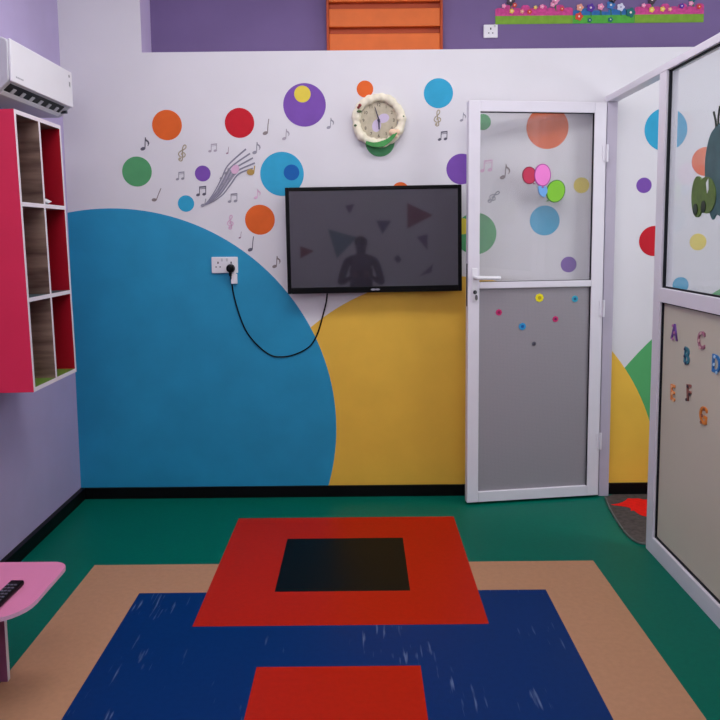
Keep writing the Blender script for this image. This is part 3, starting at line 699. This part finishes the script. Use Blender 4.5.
def border(x0, x1, label, kind):
    t = tag(empty('garden_border', (x0, .58, 2.85)), label, 'wall decoration', 'paper garden border strips on the purple wall'); w = x1 - x0
    new_obj('grass_strip', bx(0, w, -.003, 0, 0, .048), M_gr2 if kind == 'pond' else M_gr, t)
    bm = bmesh.new(); n = max(4, int(w/.05)); s = w/n
    for k in range(n):
        hh = .046 + (.016 if k % 2 else .0) if kind == 'fence' else .03 + .01*math.sin(k*1.7)
        prism_xz(bm, [(k*s, .046), ((k+1)*s, .046), ((k+1)*s, .05+hh*.8), ((k+.75)*s, .048+hh), ((k+.25)*s, .048+hh), (k*s, .05+hh*.8)], -.0026, -.0004)
    new_obj('picket_fence' if kind == 'fence' else 'pond_strip', bm, M_pk if kind == 'fence' else M_pond, t)
    return t
b1 = border(.922, 1.388, 'pink fence and green grass paper border beside the small white socket', 'fence')
b2 = border(1.390, 1.760, 'blue pond and bright grass paper border between the two pink fences', 'pond')
b3 = border(1.762, 2.177, 'pink fence paper border farthest from the orange shutter', 'fence')
for x, z, r, c, s in ((.098, .075, .013, 'yellow', 0), (.16, .072, .011, 'peach', 0), (.205, .070, .014, 'red', 0), (.05, .105, .012, 'pink', 0), (.115, .11, .013, 'red', 0), (.28, .10, .012, 'pink', 0), (.345, .112, .015, 'pink', 0), (.40, .085, .012, 'red', 0), (.09, .135, .024, 'dark', .07), (.36, .136, .022, 'pink', .06), (.24, .095, .010, 'yellow', 0)):
    flower(b1, x, z, r, c, s)
for x, z, r, c, s in ((.04, .092, .020, 'peach', .05), (.035, .040, .022, 'red', 0), (.105, .09, .023, 'purple', .05), (.165, .095, .018, 'pink', .05), (.225, .105, .024, 'blue', .06), (.225, .02, .014, 'teal', 0), (.10, .018, .013, 'teal', 0), (.285, .092, .021, 'white', .05), (.345, .06, .026, 'teal', .03), (.235, .138, .022, 'dark', .03)):
    flower(b2, x, z, r, c, s)
for x, z, r, c, s in ((.10, .075, .015, 'yellow', 0), (.165, .078, .014, 'yellow', 0), (.21, .076, .011, 'peach', 0), (.05, .10, .012, 'pink', 0), (.28, .095, .014, 'purple', 0), (.335, .11, .013, 'pink', 0), (.10, .132, .024, 'dark', .06), (.385, .09, .013, 'red', 0), (.345, .14, .022, 'teal', .05)):
    flower(b3, x, z, r, c, s)

# ------------------------------------------------------------------ the photographer, seen only mirrored in the television
def person():
    V = []; Ed = []; Rd = []
    def v(x, y, z, rx, ry=None): V.append((x, y, z)); Rd.append((rx, ry or rx)); return len(V)-1
    def e(a, b): Ed.append((a, b)); return b
    pel = v(0, 0, .86, .15, .11); ch = e(pel, v(0, 0, 1.02, .14, .10)); c2 = e(ch, v(0, .01, 1.18, .165, .11)); sh = e(c2, v(0, 0, 1.29, .12, .085)); nk = e(sh, v(0, .005, 1.36, .052)); 
    hd = e(nk, v(0, .02, 1.43, .075, .085)); e(hd, v(0, .015, 1.51, .072, .085))
    for s in (-1, 1):
        a = e(sh, v(s*.17, 0, 1.275, .06)); el = e(a, v(s*.26, .0, 1.0, .043)); w = e(el, v(s*.12, .20, 1.09, .028)); pm = e(w, v(s*.095, .25, 1.13, .03, .016))
        h = e(pel, v(s*.09, 0, .78, .085)); k = e(h, v(s*.1, .02, .44, .055)); an = e(k, v(s*.1, -.02, .08, .04)); e(an, v(s*.11, .13, .03, .035, .028))
    me = bpy.data.meshes.new('body'); me.from_pydata(V, Ed, []); o = bpy.data.objects.new('body', me); col.objects.link(o)
    sk = o.modifiers.new('skin', 'SKIN')
    for i, sv in enumerate(me.skin_vertices[0].data): sv.radius = Rd[i]; sv.use_root = (i == 0)
    sb = o.modifiers.new('sub', 'SUBSURF'); sb.levels = 1; sb.render_levels = 2
    me.materials.append(mat('dark_clothes', rgb(46, 40, 52), .8)); return o
pr = tag(empty('person', (.10, -4.60, .0015)), 'person in dark clothes holding up a phone, mirrored in the television screen', 'person')
o = person(); o.parent = pr
bm = bmesh.new(); blob(bm, (0, .005, 1.50), .095, .86, 1.0, .8)
new_obj('hair', bm, mat('black_hair', rgb(20, 18, 20), .7), pr, smooth=True)
for s in (-1, 1):
    for k in range(4):
        bm = bmesh.new(); z = 1.10 + k*.019
        tube(bm, [(s*.092, .25, z), (s*.085, .29, z+.003), (s*.055, .302, z+.004), (s*.03, .295, z+.004)], [.009, .008, .0075, .006], 8)
        new_obj('finger', bm, mat('skin_brown', rgb(96, 66, 54), .6), pr, smooth=True)
    bm = bmesh.new(); tube(bm, [(s*.09, .25, 1.12), (s*.07, .243, 1.155), (s*.045, .25, 1.165)], [.011, .009, .007], 8); new_obj('thumb', bm, MATS['skin_brown'], pr, smooth=True)
bm = bmesh.new(); box(bm, -.078, .078, .262, .271, 1.095, 1.173)
ph = tag(bevel(new_obj('mobile_phone', bm, M_black, None, (.10, -4.60, .0015)), .003), 'black mobile phone held sideways by the mirrored person', 'phone')

# ------------------------------------------------------------------ lights
def area(name, loc, size, power, color, rot=(0, 0, 0), sy=None):
    d = bpy.data.lights.new(name, 'AREA'); d.energy = power; d.color = color; d.size = size
    if sy: d.shape = 'RECTANGLE'; d.size_y = sy
    o = bpy.data.objects.new(name, d); col.objects.link(o); o.location = loc; o.rotation_euler = rot
    return o
area('ceiling_lamp_front', (.15, -1.0, 3.40), 2.4, 37, (1, .98, .98), sy=.6)
area('ceiling_lamp_rear', (-.5, -3.4, 3.40), 1.8, 18, (1, .98, .98), sy=.8)
area('window_light', (3.42, -1.3, 2.6), 3.0, 56, (.97, .98, 1), (0, PI/2, 0), sy=1.1)
area('rear_fill_light', (-.5, -5.5, 2.8), 1.8, 34, (1, .98, .97), (-PI/2 - .2, 0, 0), sy=.8)  # added fill to brighten surfaces facing the camera, not a known window
w = bpy.data.worlds.new('world'); scene.world = w; w.use_nodes = True
w.node_tree.nodes['Background'].inputs['Color'].default_value = (.5, .5, .55, 1); w.node_tree.nodes['Background'].inputs['Strength'].default_value = .3

# ------------------------------------------------------------------ camera (solved from the floor tiles)
f_px, pit, yaw, roll = 774.77, .1052, -.0014, -.0098
cp, sp = math.cos(pit), math.sin(pit)
fw = Vector((math.sin(yaw)*cp, math.cos(yaw)*cp, -sp)); r0 = Vector((math.cos(yaw), -math.sin(yaw), 0)); u0 = r0.cross(fw)
c, s = math.cos(roll), math.sin(roll); r_ = c*r0 + s*u0; u_ = -s*r0 + c*u0
cam = bpy.data.cameras.new('camera'); co = bpy.data.objects.new('camera', cam); col.objects.link(co)
R3 = Matrix((r_, u_, -fw)).transposed()
co.matrix_world = Matrix.Translation((.0976, -4.2545, 1.599)) @ R3.to_4x4()
cam.sensor_width = 36; cam.lens = f_px*36/720; cam.shift_x = -.34/720; cam.shift_y = (316.05-360)/720
cam.clip_start = .05
scene.camera = co
scene.view_settings.view_transform = 'Standard'
scene.view_settings.look = 'None'
